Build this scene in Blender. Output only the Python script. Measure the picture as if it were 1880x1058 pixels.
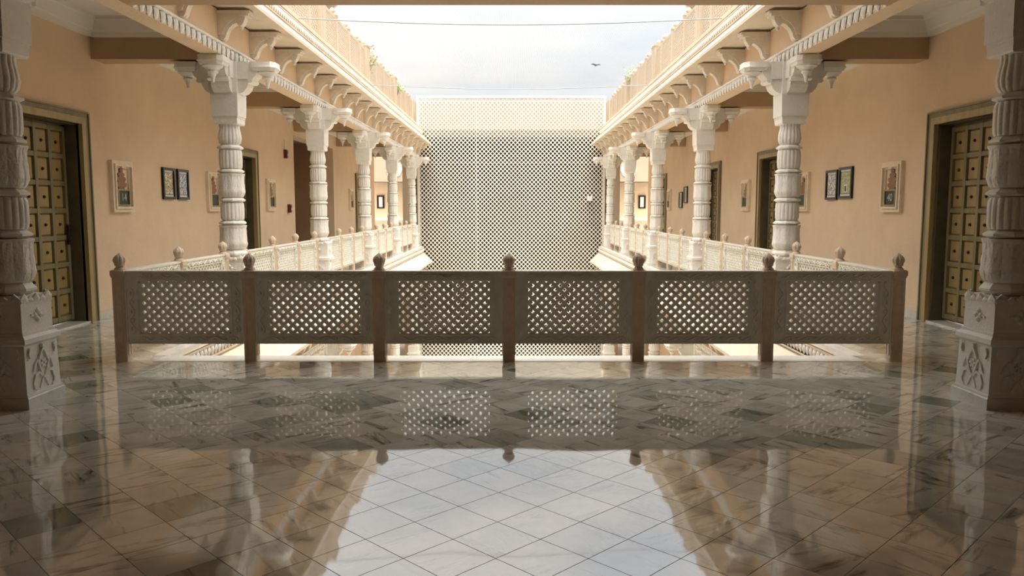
import bpy, bmesh, math, random
from mathutils import Matrix, Vector
random.seed(7)
PI = math.pi
for o in list(bpy.data.objects): bpy.data.objects.remove(o, do_unlink=True)
SC = bpy.context.scene
COL = SC.collection

# ------------------------------------------------------------------ camera
cd = bpy.data.cameras.new('camera'); cam = bpy.data.objects.new('camera', cd); COL.objects.link(cam)
cd.sensor_width = 36.0; cd.lens = 1450.0 / 1880.0 * 36.0
cam.location = (0.03, 0.0, 1.45)
cam.rotation_euler = (PI / 2 - math.atan(146.0 / 1450.0), 0, 0)
cd.clip_start = 0.05; cd.clip_end = 500
SC.camera = cam

# ------------------------------------------------------------------ sky (bright overcast), hazy sun, exposure
SKY_LOW, SKY_RISE = 0.25, 1.9
SUN = 4.9
w = bpy.data.worlds.new('overcast_sky'); SC.world = w; w.use_nodes = True
nt = w.node_tree; nt.nodes.clear()
def N(tree, t, **kw):
    n = tree.nodes.new(t)
    for k, v in kw.items(): setattr(n, k, v)
    return n
tc = N(nt, 'ShaderNodeTexCoord'); sx = N(nt, 'ShaderNodeSeparateXYZ')
nt.links.new(tc.outputs['Generated'], sx.inputs[0])
mx = N(nt, 'ShaderNodeMath', operation='MAXIMUM'); mx.inputs[1].default_value = 0.0
nt.links.new(sx.outputs['Z'], mx.inputs[0])
gr = N(nt, 'ShaderNodeMath', operation='MULTIPLY_ADD'); gr.inputs[1].default_value = SKY_RISE; gr.inputs[2].default_value = SKY_LOW
nt.links.new(mx.outputs[0], gr.inputs[0])
mp = N(nt, 'ShaderNodeMapping'); mp.inputs['Scale'].default_value = (2.2, 2.2, 9.0)
nt.links.new(tc.outputs['Generated'], mp.inputs[0])
nz = N(nt, 'ShaderNodeTexNoise'); nz.inputs['Scale'].default_value = 1.6; nz.inputs['Detail'].default_value = 5; nz.inputs['Roughness'].default_value = 0.5
nt.links.new(mp.outputs[0], nz.inputs['Vector'])
cr = N(nt, 'ShaderNodeValToRGB')
cr.color_ramp.elements[0].position = 0.36; cr.color_ramp.elements[0].color = (0.76, 0.81, 0.87, 1)
cr.color_ramp.elements[1].position = 0.62; cr.color_ramp.elements[1].color = (1.0, 0.985, 0.96, 1)
nt.links.new(nz.outputs['Fac'], cr.inputs[0])
bg = N(nt, 'ShaderNodeBackground'); wo = N(nt, 'ShaderNodeOutputWorld')
nt.links.new(cr.outputs[0], bg.inputs['Color']); nt.links.new(gr.outputs[0], bg.inputs['Strength'])
nt.links.new(bg.outputs[0], wo.inputs[0])
sd = bpy.data.lights.new('hazy_sun', 'SUN'); sd.energy = SUN; sd.angle = math.radians(40); sd.color = (1, 0.95, 0.87)
so = bpy.data.objects.new('hazy_sun', sd); COL.objects.link(so)
so.rotation_euler = (math.radians(11), math.radians(2), 0); so.location = (0, 15, 20)

vs = SC.view_settings
vs.view_transform = 'Standard'; vs.look = 'None'; vs.exposure = 0.92; vs.gamma = 1.0; vs.use_curve_mapping = False

# ------------------------------------------------------------------ materials
M = {}
def mat(name, col, rough=0.6, var=0.12, vscale=3.0, bump=0.0, bscale=40.0, ior=1.45, metal=0.0, dark=None, stain=None, vec='Object', stretch=(1, 1, 1)):
    m = bpy.data.materials.new(name); m.use_nodes = True; t = m.node_tree
    b = t.nodes['Principled BSDF']
    b.inputs['Roughness'].default_value = rough; b.inputs['IOR'].default_value = ior; b.inputs['Metallic'].default_value = metal
    if vec == 'World':
        g = N(t, 'ShaderNodeNewGeometry'); src = g.outputs['Position']
    else:
        g = N(t, 'ShaderNodeTexCoord'); src = g.outputs['Object']
    mpn = N(t, 'ShaderNodeMapping'); mpn.inputs['Scale'].default_value = stretch; t.links.new(src, mpn.inputs[0]); src = mpn.outputs[0]
    n1 = N(t, 'ShaderNodeTexNoise'); n1.inputs['Scale'].default_value = vscale; n1.inputs['Detail'].default_value = 6; n1.inputs['Roughness'].default_value = 0.6
    t.links.new(src, n1.inputs['Vector'])
    r = N(t, 'ShaderNodeValToRGB')
    d = dark if dark else tuple(c * (1 - 2 * var) for c in col)
    r.color_ramp.elements[0].position = 0.3; r.color_ramp.elements[0].color = (*d, 1)
    r.color_ramp.elements[1].position = 0.62; r.color_ramp.elements[1].color = (*col, 1)
    t.links.new(n1.outputs['Fac'], r.inputs[0]); out = r.outputs[0]
    if stain:
        n2 = N(t, 'ShaderNodeTexNoise'); n2.inputs['Scale'].default_value = vscale * 2.3; n2.inputs['Detail'].default_value = 8; n2.inputs['Distortion'].default_value = 1.2
        t.links.new(src, n2.inputs['Vector'])
        r2 = N(t, 'ShaderNodeValToRGB'); r2.color_ramp.elements[0].position = 0.58; r2.color_ramp.elements[1].position = 0.78
        t.links.new(n2.outputs['Fac'], r2.inputs[0])
        mixn = N(t, 'ShaderNodeMix', data_type='RGBA'); mixn.inputs['B'].default_value = (*stain, 1)
        t.links.new(r2.outputs[0], mixn.inputs['Factor']); t.links.new(out, mixn.inputs['A']); out = mixn.outputs['Result']
    t.links.new(out, b.inputs['Base Color'])
    if bump:
        n3 = N(t, 'ShaderNodeTexNoise'); n3.inputs['Scale'].default_value = bscale; n3.inputs['Detail'].default_value = 4
        t.links.new(src, n3.inputs['Vector'])
        bp = N(t, 'ShaderNodeBump'); bp.inputs['Strength'].default_value = bump; bp.inputs['Distance'].default_value = 0.02
        t.links.new(n3.outputs['Fac'], bp.inputs['Height']); t.links.new(bp.outputs[0], b.inputs['Normal'])
    M[name] = m
    return m
mat('peach', (0.81, 0.61, 0.41), 0.75, 0.05, 1.2, 0.25, 30, vec='World')
mat('beam_paint', (0.52, 0.35, 0.20), 0.7, 0.06, 1.5, 0.2, 25, vec='World')
mat('cream', (0.56, 0.445, 0.325), 0.75, 0.05, 1.0, 0.2, 40, vec='World')
mat('eave_paint', (0.78, 0.66, 0.50), 0.75, 0.08, 1.6, 0.2, 30, stain=(0.6, 0.52, 0.42), vec='World')
mat('ceiling_paint', (0.80, 0.74, 0.64), 0.7, 0.03, 1.0, 0.05, 30, vec='World')
mat('column_stone', (0.88, 0.84, 0.76), 0.55, 0.04, 6.0, 0.25, 60, stain=(0.76, 0.71, 0.61))
mat('fringe_white', (0.88, 0.85, 0.79), 0.6, 0.05, 10.0, 0.1, 60)
mat('bracket_cream', (0.84, 0.75, 0.62), 0.65, 0.08, 8.0, 0.2, 60)
mat('sandstone', (0.73, 0.58, 0.43), 0.65, 0.10, 9.0, 0.3, 70, stain=(0.55, 0.40, 0.27))
mat('rail_stone', (0.81, 0.775, 0.67), 0.55, 0.06, 8.0, 0.25, 60)
mat('jali_white', (0.74, 0.70, 0.60), 0.6, 0.05, 0.8, 0.0, vec='World')
mat('plinth_marble', (0.76, 0.74, 0.69), 0.25, 0.08, 4.0, stain=(0.45, 0.45, 0.42))
mat('door_wood', (0.27, 0.22, 0.115), 0.45, 0.18, 6.0, 0.2, 50, stretch=(1, 1, 0.15))
mat('door_panel', (0.37, 0.265, 0.10), 0.4, 0.18, 7.0, 0.2, 50, stretch=(1, 1, 0.12))
mat('frame_gold', (0.43, 0.32, 0.14), 0.4, 0.15, 7.0, 0.15, 50, stretch=(1, 1, 0.15))
mat('reveal_and_shade', (0.12, 0.10, 0.055), 0.6, 0.15, 5.0)  # door reveals, and the shade painted on the wall behind the pierced screen
mat('stud_metal', (0.035, 0.028, 0.022), 0.35, 0.1, 20.0)
mat('niche_stone', (0.90, 0.75, 0.56), 0.65, 0.07, 8.0, 0.2, 60)
mat('niche_shade', (0.34, 0.19, 0.10), 0.7, 0.1, 9.0, 0.3, 50)  # dark brown that paints in the shade of the niche recess
mat('plate_frame', (0.33, 0.29, 0.12), 0.4, 0.1, 10.0)
mat('plate_black', (0.025, 0.03, 0.018), 0.45, 0.2, 4.0)
mat('plate_number', (0.55, 0.54, 0.40), 0.5, 0.05, 10.0)
mat('black_frame', (0.012, 0.011, 0.01), 0.3, 0.1, 10.0)
mat('mount_white', (0.85, 0.85, 0.80), 0.6, 0.03, 10.0)
mat('alarm_red', (0.16, 0.015, 0.012), 0.35, 0.1, 10.0)
mat('alarm_white', (0.8, 0.78, 0.74), 0.4, 0.03, 10.0)
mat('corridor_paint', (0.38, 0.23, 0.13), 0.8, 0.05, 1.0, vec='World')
mat('skirting', (0.72, 0.68, 0.60), 0.2, 0.08, 3.0, stain=(0.5, 0.5, 0.45), vec='World')
mat('sill_marble', (0.86, 0.83, 0.77), 0.2, 0.06, 3.0, stain=(0.68, 0.66, 0.6), vec='World')
mat('screed', (0.62, 0.57, 0.49), 0.5, 0.06, 1.0, vec='World')
mat('wire_grey', (0.30, 0.30, 0.30), 0.5, 0.05, 5.0)
mat('leaf_green', (0.25, 0.33, 0.10), 0.6, 0.25, 5.0)
mat('tan_plaster', (0.42, 0.35, 0.265), 0.75, 0.05, 1.0, vec='World')
mat('bird_dark', (0.05, 0.05, 0.05), 0.6, 0.1, 5.0)

def tile_material():
    P = 0.385
    m = bpy.data.materials.new('marble_tile'); m.use_nodes = True; t = m.node_tree; b = t.nodes['Principled BSDF']
    b.inputs['IOR'].default_value = 2.9; b.inputs['Roughness'].default_value = 0.035
    g = N(t, 'ShaderNodeNewGeometry'); s = N(t, 'ShaderNodeSeparateXYZ'); t.links.new(g.outputs['Position'], s.inputs[0])
    def mth(op, a, c=None, v=None):
        n = N(t, 'ShaderNodeMath', operation=op); t.links.new(a, n.inputs[0])
        if c is not None: t.links.new(c, n.inputs[1])
        if v is not None: n.inputs[1].default_value = v
        return n.outputs[0]
    a = mth('FLOOR', mth('DIVIDE', mth('SUBTRACT', mth('ADD', s.outputs['X'], s.outputs['Y']), v=0.04), v=P))
    c = mth('FLOOR', mth('DIVIDE', mth('SUBTRACT', mth('SUBTRACT', s.outputs['Y'], s.outputs['X']), v=0.115), v=P))
    cb = N(t, 'ShaderNodeCombineXYZ'); t.links.new(a, cb.inputs[0]); t.links.new(c, cb.inputs[1])
    wn = N(t, 'ShaderNodeTexWhiteNoise'); wn.noise_dimensions = '3D'; t.links.new(cb.outputs[0], wn.inputs['Vector'])
    base = N(t, 'ShaderNodeValToRGB'); base.color_ramp.interpolation = 'LINEAR'
    E_ = base.color_ramp.elements
    E_[0].position = 0.0; E_[0].color = (0.30, 0.33, 0.26, 1)
    E_[1].position = 1.0; E_[1].color = (0.80, 0.77, 0.66, 1)
    for p_, c_ in ((0.12, (0.56, 0.56, 0.46, 1)), (0.35, (0.74, 0.68, 0.57, 1)), (0.6, (0.67, 0.66, 0.55, 1)), (0.8, (0.78, 0.72, 0.62, 1))):
        e = E_.new(p_); e.color = c_
    t.links.new(wn.outputs['Value'], base.inputs[0])
    # coordinates shifted and turned per tile so veins stop at the joints
    off = N(t, 'ShaderNodeVectorMath', operation='SCALE'); off.inputs['Scale'].default_value = 37.0; t.links.new(wn.outputs['Color'], off.inputs[0])
    add = N(t, 'ShaderNodeVectorMath', operation='ADD'); t.links.new(g.outputs['Position'], add.inputs[0]); t.links.new(off.outputs[0], add.inputs[1])
    rot = N(t, 'ShaderNodeVectorRotate'); rot.rotation_type = 'Z_AXIS'
    ang = mth('MULTIPLY', mth('FLOOR', mth('MULTIPLY', wn.outputs['Value'], v=9.7)), v=PI / 2)
    ang2 = N(t, 'ShaderNodeMath', operation='ADD'); t.links.new(ang, ang2.inputs[0]); ang2.inputs[1].default_value = 0.95
    t.links.new(add.outputs[0], rot.inputs['Vector']); t.links.new(ang2.outputs[0], rot.inputs['Angle'])
    mpn = N(t, 'ShaderNodeMapping'); mpn.inputs['Scale'].default_value = (2.0, 9.0, 1.0); t.links.new(rot.outputs[0], mpn.inputs[0])
    v1 = N(t, 'ShaderNodeTexNoise'); v1.inputs['Scale'].default_value = 1.0; v1.inputs['Detail'].default_value = 9; v1.inputs['Roughness'].default_value = 0.62; v1.inputs['Distortion'].default_value = 1.1
    t.links.new(mpn.outputs[0], v1.inputs['Vector'])
    vr = N(t, 'ShaderNodeValToRGB'); vr.color_ramp.elements[0].position = 0.31; vr.color_ramp.elements[0].color = (1, 1, 1, 1)
    vr.color_ramp.elements[1].position = 0.46; vr.color_ramp.elements[1].color = (0, 0, 0, 1)
    t.links.new(v1.outputs['Fac'], vr.inputs[0])
    mixv = N(t, 'ShaderNodeMix', data_type='RGBA'); mixv.inputs['B'].default_value = (0.11, 0.12, 0.085, 1)
    t.links.new(vr.outputs[0], mixv.inputs['Factor']); t.links.new(base.outputs[0], mixv.inputs['A'])
    cl = N(t, 'ShaderNodeTexNoise'); cl.inputs['Scale'].default_value = 5.0; cl.inputs['Detail'].default_value = 5; t.links.new(add.outputs[0], cl.inputs['Vector'])
    clr = N(t, 'ShaderNodeMapRange'); clr.inputs['From Min'].default_value = 0.3; clr.inputs['From Max'].default_value = 0.7; clr.inputs['To Min'].default_value = 0.78; clr.inputs['To Max'].default_value = 1.12
    t.links.new(cl.outputs['Fac'], clr.inputs['Value'])
    mul = N(t, 'ShaderNodeVectorMath', operation='SCALE'); t.links.new(mixv.outputs['Result'], mul.inputs[0]); t.links.new(clr.outputs[0], mul.inputs['Scale'])
    t.links.new(mul.outputs[0], b.inputs['Base Color'])
    wv = N(t, 'ShaderNodeTexNoise'); wv.inputs['Scale'].default_value = 2.3; wv.inputs['Detail'].default_value = 1.5; t.links.new(add.outputs[0], wv.inputs['Vector'])
    wv2 = N(t, 'ShaderNodeTexNoise'); wv2.inputs['Scale'].default_value = 1.3; wv2.inputs['Detail'].default_value = 1.0; t.links.new(g.outputs['Position'], wv2.inputs['Vector'])
    sm = N(t, 'ShaderNodeMath', operation='ADD'); t.links.new(wv2.outputs['Fac'], sm.inputs[0])
    k = mth('MULTIPLY', wv.outputs['Fac'], v=0.12); t.links.new(k, sm.inputs[1])
    bp = N(t, 'ShaderNodeBump'); bp.inputs['Strength'].default_value = 0.5; bp.inputs['Distance'].default_value = 0.008
    t.links.new(sm.outputs[0], bp.inputs['Height']); t.links.new(bp.outputs[0], b.inputs['Normal'])
    M['marble_tile'] = m
tile_material()
mat('grout', (0.30, 0.27, 0.21), 0.5, 0.1, 6.0, vec='World')

def net_material():
    m = bpy.data.materials.new('shade_net'); m.use_nodes = True; t = m.node_tree; t.nodes.clear()
    o = N(t, 'ShaderNodeOutputMaterial'); tr = N(t, 'ShaderNodeBsdfTransparent'); di = N(t, 'ShaderNodeBsdfDiffuse'); di.inputs['Color'].default_value = (0.62, 0.64, 0.66, 1)
    tcn = N(t, 'ShaderNodeTexCoord'); wvn = N(t, 'ShaderNodeTexWave'); wvn.bands_direction = 'X'; wvn.inputs['Scale'].default_value = 9.0
    t.links.new(tcn.outputs['Object'], wvn.inputs['Vector'])
    mr = N(t, 'ShaderNodeMapRange'); mr.inputs['To Min'].default_value = 0.06; mr.inputs['To Max'].default_value = 0.26
    t.links.new(wvn.outputs['Fac'], mr.inputs['Value'])
    mixn = N(t, 'ShaderNodeMixShader'); t.links.new(mr.outputs[0], mixn.inputs[0]); t.links.new(tr.outputs[0], mixn.inputs[1]); t.links.new(di.outputs[0], mixn.inputs[2])
    t.links.new(mixn.outputs[0], o.inputs[0]); M['shade_net'] = m
net_material()

def print_material(name, cols, scale, kind='voronoi'):
    m = bpy.data.materials.new(name); m.use_nodes = True; t = m.node_tree; b = t.nodes['Principled BSDF']; b.inputs['Roughness'].default_value = 0.35
    tcn = N(t, 'ShaderNodeTexCoord')
    v = N(t, 'ShaderNodeTexVoronoi'); v.inputs['Scale'].default_value = scale
    t.links.new(tcn.outputs['Object'], v.inputs['Vector'])
    r = N(t, 'ShaderNodeValToRGB'); r.color_ramp.interpolation = 'CONSTANT'
    els = r.color_ramp.elements
    els[0].position = 0; els[0].color = (*cols[0], 1); els[1].position = 1 / len(cols); els[1].color = (*cols[1], 1)
    for i, c in enumerate(cols[2:]):
        e = els.new((i + 2) / len(cols)); e.color = (*c, 1)
    sp = N(t, 'ShaderNodeSeparateColor'); t.links.new(v.outputs['Color'], sp.inputs[0]); t.links.new(sp.outputs[0], r.inputs[0])
    t.links.new(r.outputs[0], b.inputs['Base Color']); M[name] = m
print_material('print_court', [(0.75, 0.72, 0.55), (0.55, 0.45, 0.08), (0.35, 0.38, 0.25), (0.6, 0.2, 0.12), (0.8, 0.78, 0.7), (0.16, 0.17, 0.14)], 42)
print_material('print_blue', [(0.75, 0.75, 0.78), (0.3, 0.42, 0.52), (0.10, 0.12, 0.13), (0.6, 0.55, 0.68), (0.82, 0.82, 0.80), (0.25, 0.26, 0.3)], 55)
print_material('print_sky', [(0.55, 0.68, 0.75), (0.75, 0.75, 0.68), (0.30, 0.42, 0.48), (0.65, 0.35, 0.22), (0.8, 0.66, 0.40), (0.18, 0.2, 0.2)], 40)
print_material('print_garden', [(0.36, 0.36, 0.12), (0.45, 0.44, 0.18), (0.26, 0.28, 0.09), (0.5, 0.48, 0.24), (0.33, 0.35, 0.14), (0.6, 0.58, 0.4)], 50)
print_material('print_grey', [(0.5, 0.48, 0.42), (0.12, 0.12, 0.11), (0.65, 0.63, 0.58), (0.3, 0.3, 0.28)], 60)

# ------------------------------------------------------------------ mesh building
class MB:
    def __init__(s): s.v = []; s.f = []
    def add(s, vs, fs):
        k = len(s.v); s.v += [tuple(p) for p in vs]; s.f += [tuple(i + k for i in f) for f in fs]; return s
    def box(s, x0, x1, y0, y1, z0, z1):
        return s.add([(x0,y0,z0),(x1,y0,z0),(x1,y1,z0),(x0,y1,z0),(x0,y0,z1),(x1,y0,z1),(x1,y1,z1),(x0,y1,z1)],
                     [(0,3,2,1),(4,5,6,7),(0,1,5,4),(1,2,6,5),(2,3,7,6),(3,0,4,7)])
    def cbox(s, h, z0, z1, h1=None, ch=0.0):       # centred square frustum, optional chamfered upright corners
        h1 = h if h1 is None else h1
        def ring(a, z):
            if ch <= 0: return [(-a,-a,z),(a,-a,z),(a,a,z),(-a,a,z)]
            c = ch; return [(-a+c,-a,z),(a-c,-a,z),(a,-a+c,z),(a,a-c,z),(a-c,a,z),(-a+c,a,z),(-a,a-c,z),(-a,-a+c,z)]
        return s.loft([ring(h, z0), ring(h1, z1)])
    def loft(s, rings, cap=True):
        n = len(rings[0]); vs = [p for r in rings for p in r]; fs = []
        for k in range(len(rings) - 1):
            for i in range(n):
                j = (i + 1) % n; fs.append((k*n+i, k*n+j, (k+1)*n+j, (k+1)*n+i))
        if cap: fs.append(tuple(range(n))[::-1]); fs.append(tuple((len(rings)-1)*n + i for i in range(n)))
        return s.add(vs, fs)
    def lathe(s, zs, rf, n, c=(0, 0, 0), cap=True):  # rf(theta, k) radius at ring k
        rings = []
        for k, z in enumerate(zs):
            rings.append([(c[0] + rf(2*PI*i/n, k) * math.cos(2*PI*i/n), c[1] + rf(2*PI*i/n, k) * math.sin(2*PI*i/n), c[2] + z) for i in range(n)])
        return s.loft(rings, cap)
    def prism(s, poly, y0, y1):                      # poly in (x,z), extruded along y
        n = len(poly)
        return s.add([(x, y0, z) for x, z in poly] + [(x, y1, z) for x, z in poly],
                     [tuple(range(n)), tuple(range(n, 2*n))[::-1]] + [(i, (i+1) % n + 0, (i+1) % n + n, i + n)[::-1] for i in range(n)])
    def tube(s, pts, r, n=6):
        rings = []
        for i, p in enumerate(pts):
            a = Vector(pts[max(i-1, 0)]); b = Vector(pts[min(i+1, len(pts)-1)]); d = (b - a).normalized()
            u = d.cross(Vector((0, 0, 1))); u = u.normalized() if u.length > 1e-4 else Vector((1, 0, 0)); q = d.cross(u)
            rr = r[i] if isinstance(r, (list, tuple)) else r
            rings.append([tuple(Vector(p) + (u * math.cos(2*PI*k/n) + q * math.sin(2*PI*k/n)) * rr) for k in range(n)])
        return s.loft(rings)
    def xf(s, mtx):
        s.v = [tuple(mtx @ Vector(p)) for p in s.v]; return s
    def join(s, o): return s.add(o.v, o.f)
    def mesh(s, name, mt, smooth=None, fix=True):
        me = bpy.data.meshes.new(name); me.from_pydata(s.v, [], s.f); me.validate()
        if fix:
            bm = bmesh.new(); bm.from_mesh(me); bmesh.ops.recalc_face_normals(bm, faces=bm.faces); bm.to_mesh(me); bm.free()
        me.materials.append(M[mt])
        if smooth is not None:
            for p in me.polygons: p.use_smooth = True
            me.set_sharp_from_angle(angle=math.radians(smooth))
        return me
def put(name, me, parent=None, loc=(0, 0, 0), rz=0.0):
    o = bpy.data.objects.new(name, me); COL.objects.link(o); o.location = loc; o.rotation_euler = (0, 0, rz)
    if parent: o.parent = parent
    return o
def tag(o, label, cat, group=None, kind=None):
    o['label'] = label; o['category'] = cat
    if group: o['group'] = group
    if kind: o['kind'] = kind
    return o
def thing(name, label, cat, loc=(0, 0, 0), rz=0.0, group=None, kind=None):
    return tag(put(name, None, None, loc, rz), label, cat, group, kind)
SIDES = ((-1, 'left', PI), (1, 'right', 0.0))          # local +x points away from the court
ORD = ['nearest', 'second', 'third', 'fourth', 'fifth', 'sixth']

# ------------------------------------------------------------------ layout (metres; camera at y = 0, looking along +y)
CX = 3.69; C0 = 5.82; DC = 4.74
CY = [C0 + DC * k for k in range(6)]
WX = 5.38; H = 4.48; YF = 7.69; YE = 30.55; YB = -6.0; CZ = 3.86

# ------------------------------------------------------------------ setting: floor with tiles
def box_obj(name, mt, b, parent=None):
    return put(name, MB().box(*b).mesh(name, mt), parent)
floor = box_obj('floor', 'grout', (-5.72, 5.72, YB, YF, -0.25, -0.016))
tag(floor, 'polished marble tile floor laid diagonally in front of the near railing', 'floor', kind='structure')
P = 0.385; TS = P / math.sqrt(2)
def tile_poly(a, b):      # corners of the tile between the grid lines x+y = .04+aP.. and y-x = .115+bP..
    g = 0.0016
    out = []
    for da, db in ((0, 0), (1, 0), (1, 1), (0, 1)):
        p = 0.04 + (a + da) * P + (g if da == 0 else -g); q = 0.115 + (b + db) * P + (g if db == 0 else -g)
        out.append(((p - q) / 2, (p + q) / 2))
    return out
def clip(poly, axis, lim, keep_less):
    out = []
    for i, p in enumerate(poly):
        q = poly[(i + 1) % len(poly)]
        ip = (p[axis] <= lim) == keep_less; iq = (q[axis] <= lim) == keep_less
        if ip: out.append(p)
        if ip != iq:
            t = (lim - p[axis]) / (q[axis] - p[axis]); out.append((p[0] + t * (q[0] - p[0]), p[1] + t * (q[1] - p[1])))
    return out
tmesh = None; cand = []
def in_frame(x, y):
    if y < 0.5: return False
    d = y * 0.995 + 1.45 * 0.1; return abs((x - 0.03) / d) < 0.70 and y > 2.75
for a in range(-30, 60):
    for b in range(-30, 60):
        pl = tile_poly(a, b)
        for ax, lim, kl in ((0, -WX, False), (0, WX, True), (1, YB, False), (1, YF, True)):
            pl = clip(pl, ax, lim, kl)
            if len(pl) < 3: break
        if len(pl) < 3: continue
        cx = sum(p[0] for p in pl) / len(pl); cy = sum(p[1] for p in pl) / len(pl)
        cand.append((0 if in_frame(cx, cy) else 1, cy, cx, a, b, pl))
cand.sort()
rest = MB(); nt_ = 0
for vis, cy, cx, a, b, pl in cand:
    full = tile_poly(a, b)
    whole = len(pl) == 4 and all(abs(p[0]-q[0]) + abs(p[1]-q[1]) < 1e-6 for p, q in zip(pl, full))
    if vis == 0 and whole and nt_ < 300:
        if tmesh is None:
            h = TS / 2 - 0.0011; d = h * math.sqrt(2)
            tmesh = MB().loft([[(d,0,-.02),(0,d,-.02),(-d,0,-.02),(0,-d,-.02)], [(d,0,-.0006),(0,d,-.0006),(-d,0,-.0006),(0,-d,-.0006)], [(d-.001,0,0),(0,d-.001,0),(-d+.001,0,0),(0,-d+.001,0)]]).mesh('tile', 'marble_tile')
        put('tile', tmesh, floor, (cx, cy, 0)); nt_ += 1
    else:
        n = len(pl)
        rest.add([(x, y, -0.02) for x, y in pl] + [(x, y, 0.0) for x, y in pl], [tuple(range(n, 2*n))] + [(i, (i+1) % n, (i+1) % n + n, i + n) for i in range(n)])
o = put('tiles', rest.mesh('tiles', 'marble_tile', fix=False), floor); o['kind'] = 'stuff'
o = box_obj('floor_edge', 'sill_marble', (-3.39, 3.39, 7.40, 7.70, -0.2, 0.003), floor)
for s, side, rz in SIDES:   # side walkways at this storey
    x0, x1 = sorted((s * 3.39, s * 5.72))
    f = box_obj('floor_' + side, 'grout', (x0, x1, YF, YE + 0.7, -0.25, -0.016))
    tag(f, 'marble tile floor of the %s walkway behind its railing' % side, 'floor', kind='structure')
    tl = MB()
    for a in range(-30, 140):
        for b in range(-30, 140):
            pl = tile_poly(a, b)
            for ax, lim, kl in ((0, min(s*3.52, s*WX), False), (0, max(s*3.52, s*WX), True), (1, YF, False), (1, YE + 0.7, True)):
                pl = clip(pl, ax, lim, kl)
                if len(pl) < 3: break
            if len(pl) < 3: continue
            n = len(pl)
            tl.add([(x, y, -0.02) for x, y in pl] + [(x, y, 0.0) for x, y in pl], [tuple(range(n, 2*n))] + [(i, (i+1) % n, (i+1) % n + n, i + n) for i in range(n)])
    o = put('tiles', tl.mesh('tiles', 'marble_tile', fix=False), f); o['kind'] = 'stuff'
    xa, xb = sorted((s * 3.37, s * 3.52)); box_obj('floor_edge', 'sill_marble', (xa, xb, YF, YE, -0.05, 0.003), f)
g = box_obj('floor_court', 'screed', (-12, 12, YF - 4, 45, -4.7, -4.48)); tag(g, 'pale ground of the courtyard one storey below', 'floor', kind='structure')
for s, side, rz in SIDES:
    g = box_obj('floor_terrace_' + side, 'sill_marble', (*sorted((s * 4.21, s * 12)), YE + 0.72, 37, -0.3, 0.0)); tag(g, 'pale terrace floor beyond the end of the %s walkway' % side, 'floor', kind='structure')

# ------------------------------------------------------------------ walls with openings
DOORS = {-1: [9.35, 16.05, 28.3], 1: [9.42, 16.45, 21.2, 28.3]}
def wall_mesh(y0, y1, ops, x0, x1, z0, z1, mt, name):
    m = MB(); y = y0
    for a, b, zt in sorted(ops):
        m.box(x0, x1, y, a, z0, z1); m.box(x0, x1, a, b, zt, z1); y = b
    m.box(x0, x1, y, y1, z0, z1)
    return m.mesh(name, mt)
PASS = (19.8, 24.15, 3.25)
for s, side, rz in SIDES:
    x0, x1 = sorted((s * WX, s * 5.74))
    ops = [(c - 0.65, c + 0.65, 2.5) for c in DOORS[s]]
    if s < 0: ops.append(PASS)
    wl = put('wall_' + side, wall_mesh(YB, YE + 0.75, ops, x0, x1, 0.0, 3.92, 'peach', 'wall'))
    tag(wl, 'peach plastered wall of the %s walkway with doors and niches' % side, 'wall', kind='structure')
    bs = MB(); y = YB
    for a, b, _ in sorted([(c - 0.85, c + 0.85, 0) for c in DOORS[s]] + ([PASS] if s < 0 else [])):
        bs.box(*sorted((s * (WX - 0.02), s * WX)), y, a, 0, 0.1); y = b
    bs.box(*sorted((s * (WX - 0.02), s * WX)), y, YE + 0.7, 0, 0.1)
    o = put('baseboard_' + side, bs.mesh('baseboard', 'skirting')); tag(o, 'low marble skirting along the foot of the %s wall' % side, 'baseboard', kind='structure')
    lw = box_obj('wall_lower_' + side, 'peach', (x0, x1, YF - 4, YE + 0.75, -4.48, -0.25))
    tag(lw, 'peach wall of the storey below on the %s' % side, 'wall', kind='structure')
wb = box_obj('wall_back', 'corridor_paint', (-5.74, 5.74, YB - 0.3, YB, 0, 3.92)); tag(wb, 'brown wall behind the viewpoint closing the front gallery', 'wall', kind='structure')  # out of view; dark brown lessens bounce light onto the front railing
wf = box_obj('wall_lower_front', 'peach', (-5.74, 5.74, YF - 4.3, YF - 4, -4.48, -0.25)); tag(wf, 'peach wall below the front gallery', 'wall', kind='structure')
# dark cross passage on the left
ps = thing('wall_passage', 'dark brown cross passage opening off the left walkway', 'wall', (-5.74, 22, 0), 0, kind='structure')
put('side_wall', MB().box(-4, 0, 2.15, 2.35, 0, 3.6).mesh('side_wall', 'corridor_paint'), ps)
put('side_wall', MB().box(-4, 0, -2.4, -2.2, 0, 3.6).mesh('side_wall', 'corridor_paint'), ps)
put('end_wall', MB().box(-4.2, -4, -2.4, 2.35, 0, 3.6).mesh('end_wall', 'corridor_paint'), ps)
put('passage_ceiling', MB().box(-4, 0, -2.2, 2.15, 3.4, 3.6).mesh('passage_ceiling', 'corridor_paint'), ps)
put('passage_floor', MB().box(-4, 0.36, -2.2, 2.15, -0.2, -0.002).mesh('passage_floor', 'skirting'), ps)

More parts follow.
